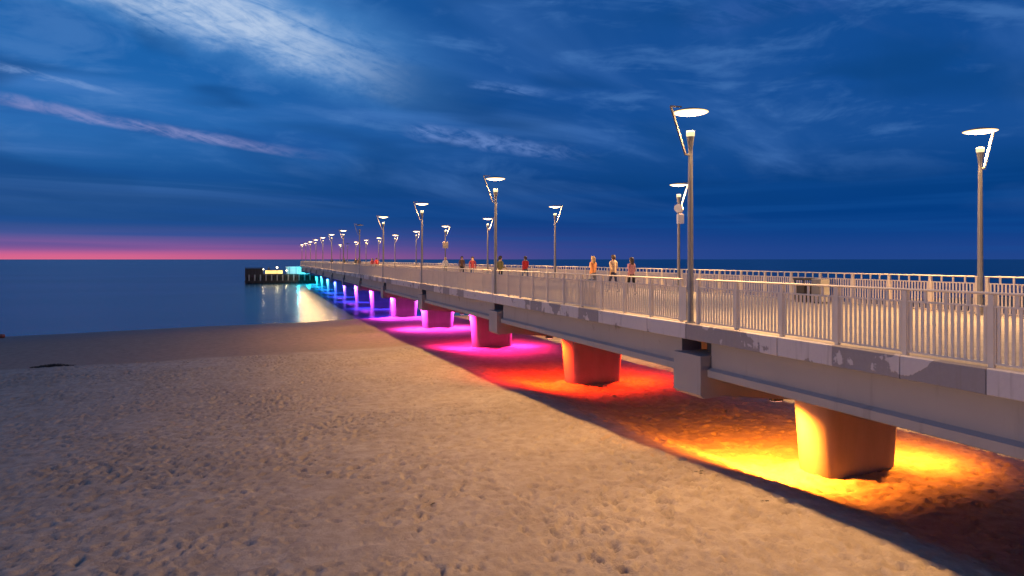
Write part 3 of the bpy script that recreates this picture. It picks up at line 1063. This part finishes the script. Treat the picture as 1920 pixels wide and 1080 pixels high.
def person(x, y, z, rz, top, legs, hair, label, h=1.72, stride=0.0, arm=0.0, long_hair=False):
    s = h / 1.75
    P = {}
    def J(n, x_, y_, z_, r):
        P[n] = ((x_ * s, y_ * s, z_ * s), r * s)
    st = stride
    J("pelvis", 0, 0, 0.95, 0.145); J("waist", 0, 0, 1.10, 0.135); J("chest", 0, 0.01, 1.30, 0.16); J("neckb", 0, 0, 1.47, 0.075)
    J("neck", 0, 0.01, 1.52, 0.055); J("head", 0, 0.02, 1.62, 0.098); J("top", 0, 0.02, 1.70, 0.07)
    for n, sx_, sg_ in (("l", -1, 1), ("r", 1, -1)):
        J("hip" + n, sx_ * 0.095, 0, 0.90, 0.095)
        J("knee" + n, sx_ * 0.10, sg_ * st * 0.5 + 0.03, 0.50, 0.062)
        J("ankle" + n, sx_ * 0.10, sg_ * st - 0.02, 0.09, 0.045)
        J("toe" + n, sx_ * 0.11, sg_ * st + 0.15, 0.035, 0.035)
        J("sh" + n, sx_ * 0.185, 0, 1.42, 0.062)
        J("elb" + n, sx_ * 0.235, -sg_ * st * 0.4 - 0.02, 1.13, 0.046)
        J("wr" + n, sx_ * 0.225, -sg_ * st * 0.6 + 0.10 + arm * 0.15, 0.90 + arm * 0.25, 0.034)
        J("hand" + n, sx_ * 0.215, -sg_ * st * 0.65 + 0.13 + arm * 0.22, 0.81 + arm * 0.3, 0.036)
    names = list(P)
    ed = [("pelvis", "waist"), ("waist", "chest"), ("chest", "neckb"), ("neckb", "neck"), ("neck", "head"), ("head", "top")]
    for n in "lr":
        ed += [("pelvis", "hip" + n), ("hip" + n, "knee" + n), ("knee" + n, "ankle" + n), ("ankle" + n, "toe" + n),
               ("neckb", "sh" + n), ("sh" + n, "elb" + n), ("elb" + n, "wr" + n), ("wr" + n, "hand" + n)]
    me_ = bpy.data.meshes.new("person")
    me_.from_pydata([P[n][0] for n in names], [(names.index(a), names.index(b2)) for a, b2 in ed], [])
    o = bpy.data.objects.new("person", me_)
    COL.objects.link(o)
    md = o.modifiers.new("skin", "SKIN")
    md.use_smooth_shade = True
    for i, n in enumerate(names):
        sv = me_.skin_vertices[0].data[i]
        sv.radius = (P[n][1], P[n][1] * (0.72 if n in ("chest", "waist", "pelvis") else 1.0))
        sv.use_root = n == "pelvis"
    sb = o.modifiers.new("sub", "SUBSURF")
    sb.levels = 1
    sb.render_levels = 1
    dg = bpy.context.evaluated_depsgraph_get()
    new = bpy.data.meshes.new_from_object(o.evaluated_get(dg))
    o.modifiers.clear()
    o.data = new
    bpy.data.meshes.remove(me_)
    new.name = "person"
    new.materials.clear()
    for mm in (top, legs, M["skin"], M["dark"]):
        new.materials.append(mm)
    for p in new.polygons:
        c = p.center / s
        if c.z > 1.49 or (abs(c.x) > 0.17 and c.z < 0.90 + arm * 0.26 and c.z > 0.6):
            p.material_index = 2
        elif c.z < 0.10:
            p.material_index = 3
        elif c.z < 0.96 and abs(c.x) < 0.19:
            p.material_index = 1
        else:
            p.material_index = 0
        p.use_smooth = True
    hm = MB()
    rings = []
    zb = 1.56 if not long_hair else 1.42
    for zz, rr, yy in ((zb, 0.085, -0.035), (1.63, 0.112, -0.012), (1.70, 0.108, 0.0), (1.755, 0.075, 0.01), (1.775, 0.02, 0.01)):
        rings.append([(rr * s * math.cos(2 * math.pi * j / 14), (yy + rr * 1.05 * math.sin(2 * math.pi * j / 14) * (1.0 if math.sin(2 * math.pi * j / 14) < 0 or zz > 1.69 else 0.35)) * s, zz * s) for j in range(14)])
    hm.loft(rings)
    hm.build("hair", hair, o, smooth=True)
    fc = MB()
    fc.lathe([(0.014 * s, 1.585 * s), (0.018 * s, 1.60 * s), (0.006 * s, 1.64 * s)], 6, (0, 0.115 * s))
    fc.build("nose", M["skin"], o)
    o.location = (x, y, z)
    o.rotation_euler = (0, 0, rz)
    tag(o, label, "person", "people strolling on the pier")
    return o


C = {n: cloth("cloth_" + n, c) for n, c in dict(red=(0.55, 0.03, 0.03), orange=(0.62, 0.26, 0.10), beige=(0.55, 0.40, 0.27), navy=(0.03, 0.04, 0.10), olive=(0.12, 0.11, 0.04),
                                                grey=(0.2, 0.2, 0.22), pink=(0.55, 0.25, 0.25), black=(0.02, 0.02, 0.022), white=(0.6, 0.58, 0.55), jeans=(0.06, 0.09, 0.16), maroon=(0.25, 0.03, 0.04), brown=(0.16, 0.08, 0.04)).items()}
HB = plain("brown_hair", (0.06, 0.035, 0.02), 0.6)
HK = plain("black_hair", (0.015, 0.012, 0.01), 0.6)
HG = plain("fair_hair", (0.30, 0.20, 0.10), 0.6)


def at(px_, X):
    """Y of the point over pixel column px_ on the line X = const (1920-wide picture)"""
    c, s_ = math.cos(R(YAW)), math.sin(R(YAW))
    u = (px_ - 960) / 1300.0
    return X * (c - u * s_) / (s_ + u * c)


def pp(px_, X, *a, **kw):
    person(X, at(px_, X), ZD + 0.003, *a, **kw)


pp(985, 15.2, 0.2, C["red"], C["jeans"], HB, "person in a bright red jacket walking out along the pier", stride=0.25)
pp(1112, 14.4, 0.3, C["orange"], C["grey"], HG, "person in an orange top walking with two others, leftmost of the three", stride=0.22, h=1.68, long_hair=True)
pp(1150, 15.4, 0.1, C["beige"], C["navy"], HB, "person in a beige coat walking in the middle of three", stride=0.28, h=1.74)
pp(1184, 15.0, 0.2, C["pink"], C["black"], HB, "person in a dusty pink top walking rightmost of three", stride=0.2, h=1.62, long_hair=True)
pp(938, 12.2, -1.2, C["olive"], C["black"], HK, "person in dark olive clothes standing beside a lamp pole behind the railing", arm=0.8)
pp(886, 14.2, 2.9, C["maroon"], C["jeans"], HB, "person in a maroon top walking toward the shore", stride=0.25)
pp(866, 15.4, 3.1, C["brown"], C["black"], HK, "person in a brown jacket walking toward the shore beside a maroon top", stride=0.2, h=1.78)
pp(835, 14.6, 0.1, C["white"], C["olive"], HG, "person in a white top and olive trousers below the notice board", stride=0.15, h=1.7)
pp(706, 14.0, 0.0, C["red"], C["black"], HK, "small distant person in a red jacket halfway along the pier", stride=0.2)
pp(698, 13.4, 0.2, C["maroon"], C["jeans"], HB, "small distant person in maroon beside a red jacket", stride=0.2, h=1.66)
pp(673, 12.6, 3.0, C["brown"], C["grey"], HB, "far-off person in brown by the unlit lamp", stride=0.2)
pp(667, 13.6, 3.0, C["black"], C["black"], HK, "far-off person in black left of a person in brown", stride=0.2)
pp(645, 13.0, 0.0, C["olive"], C["black"], HB, "tiny far-off person in olive by the sixth lamp", stride=0.2)
pp(622, 12.4, 0.0, C["black"], C["jeans"], HK, "tiny far-off person in black by the seventh lamp", stride=0.2)
person(2.3, PY + 2.2, 2.352, 0.4, C["black"], C["black"], HK, "dark silhouette of a person standing behind the yellow counter", h=1.85)

# ------------------------------------------------------------------ things lying on the beach
SW = plain("dry_seaweed", (0.035, 0.032, 0.022), 0.9, var=0.4, scale=20)


def tuft(cx, cy, rx, ry, h, n, mb, lk=1.0, wk=1.0):
    for i in range(n):
        a = random.uniform(0, 6.28)
        r_ = math.sqrt(random.random())
        x, y = cx + rx * r_ * math.cos(a), cy + ry * r_ * math.sin(a)
        z = ground(x, y) - 0.02
        hh = h * random.uniform(0.3, 1.0) * (1.2 - r_)
        b2 = random.uniform(0, 6.28)
        L = random.uniform(0.12, 0.35)
        L *= lk
        mb.bar((x, y, z), (x + 0.4 * L * math.cos(b2), y + 0.4 * L * math.sin(b2), z + hh * 0.7), 0.03 * wk, 0.015 * wk)
        mb.bar((x + 0.4 * L * math.cos(b2), y + 0.4 * L * math.sin(b2), z + hh * 0.7), (x + L * math.cos(b2), y + L * math.sin(b2), z + hh * 0.5), 0.025 * wk, 0.012 * wk)


mb = MB()
tuft(-10.5, 43.6, 0.95, 0.35, 0.28, 420, mb)
o = mb.build("seaweed_clump", SW)
tag(o, "dark clump of washed-up seaweed on the sand near the wet strip", "seaweed")
mb = MB()
for (cx, cy) in ((9.3, 26.5), (9.0, 22.6), (9.3, 20.8), (9.4, 13.2), (9.3, 11.0), (3.2, 13.5)):
    tuft(cx, cy, 0.22, 0.05, 0.015, 16, mb, 0.3, 0.5)
o = mb.build("seaweed_litter", SW)
tag(o, "dark scraps of seaweed strewn along the edge of the pier shadow", kind="stuff")
bm = bmesh.new()
bmesh.ops.create_icosphere(bm, subdivisions=3, radius=0.22)
for v in bm.verts:
    n_ = v.co.normalized()
    v.co *= 1 + 0.18 * math.sin(5 * n_.x + 2) * math.cos(4 * n_.y + 1) + 0.08 * math.sin(11 * n_.z + 3 * n_.x)
    v.co.z *= 0.75
me = bpy.data.meshes.new("stone")
bm.to_mesh(me)
bm.free()
for p in me.polygons:
    p.use_smooth = True
me.materials.append(plain("reddish_stone", (0.30, 0.10, 0.06), 0.8, var=0.3, scale=9, bump=0.01))
stone = bpy.data.objects.new("stone", me)
COL.objects.link(stone)
stone.location = (-19.0, 64.9, 0.16)
tag(stone, "small reddish stone at the waterline by the left edge of the picture", "stone")
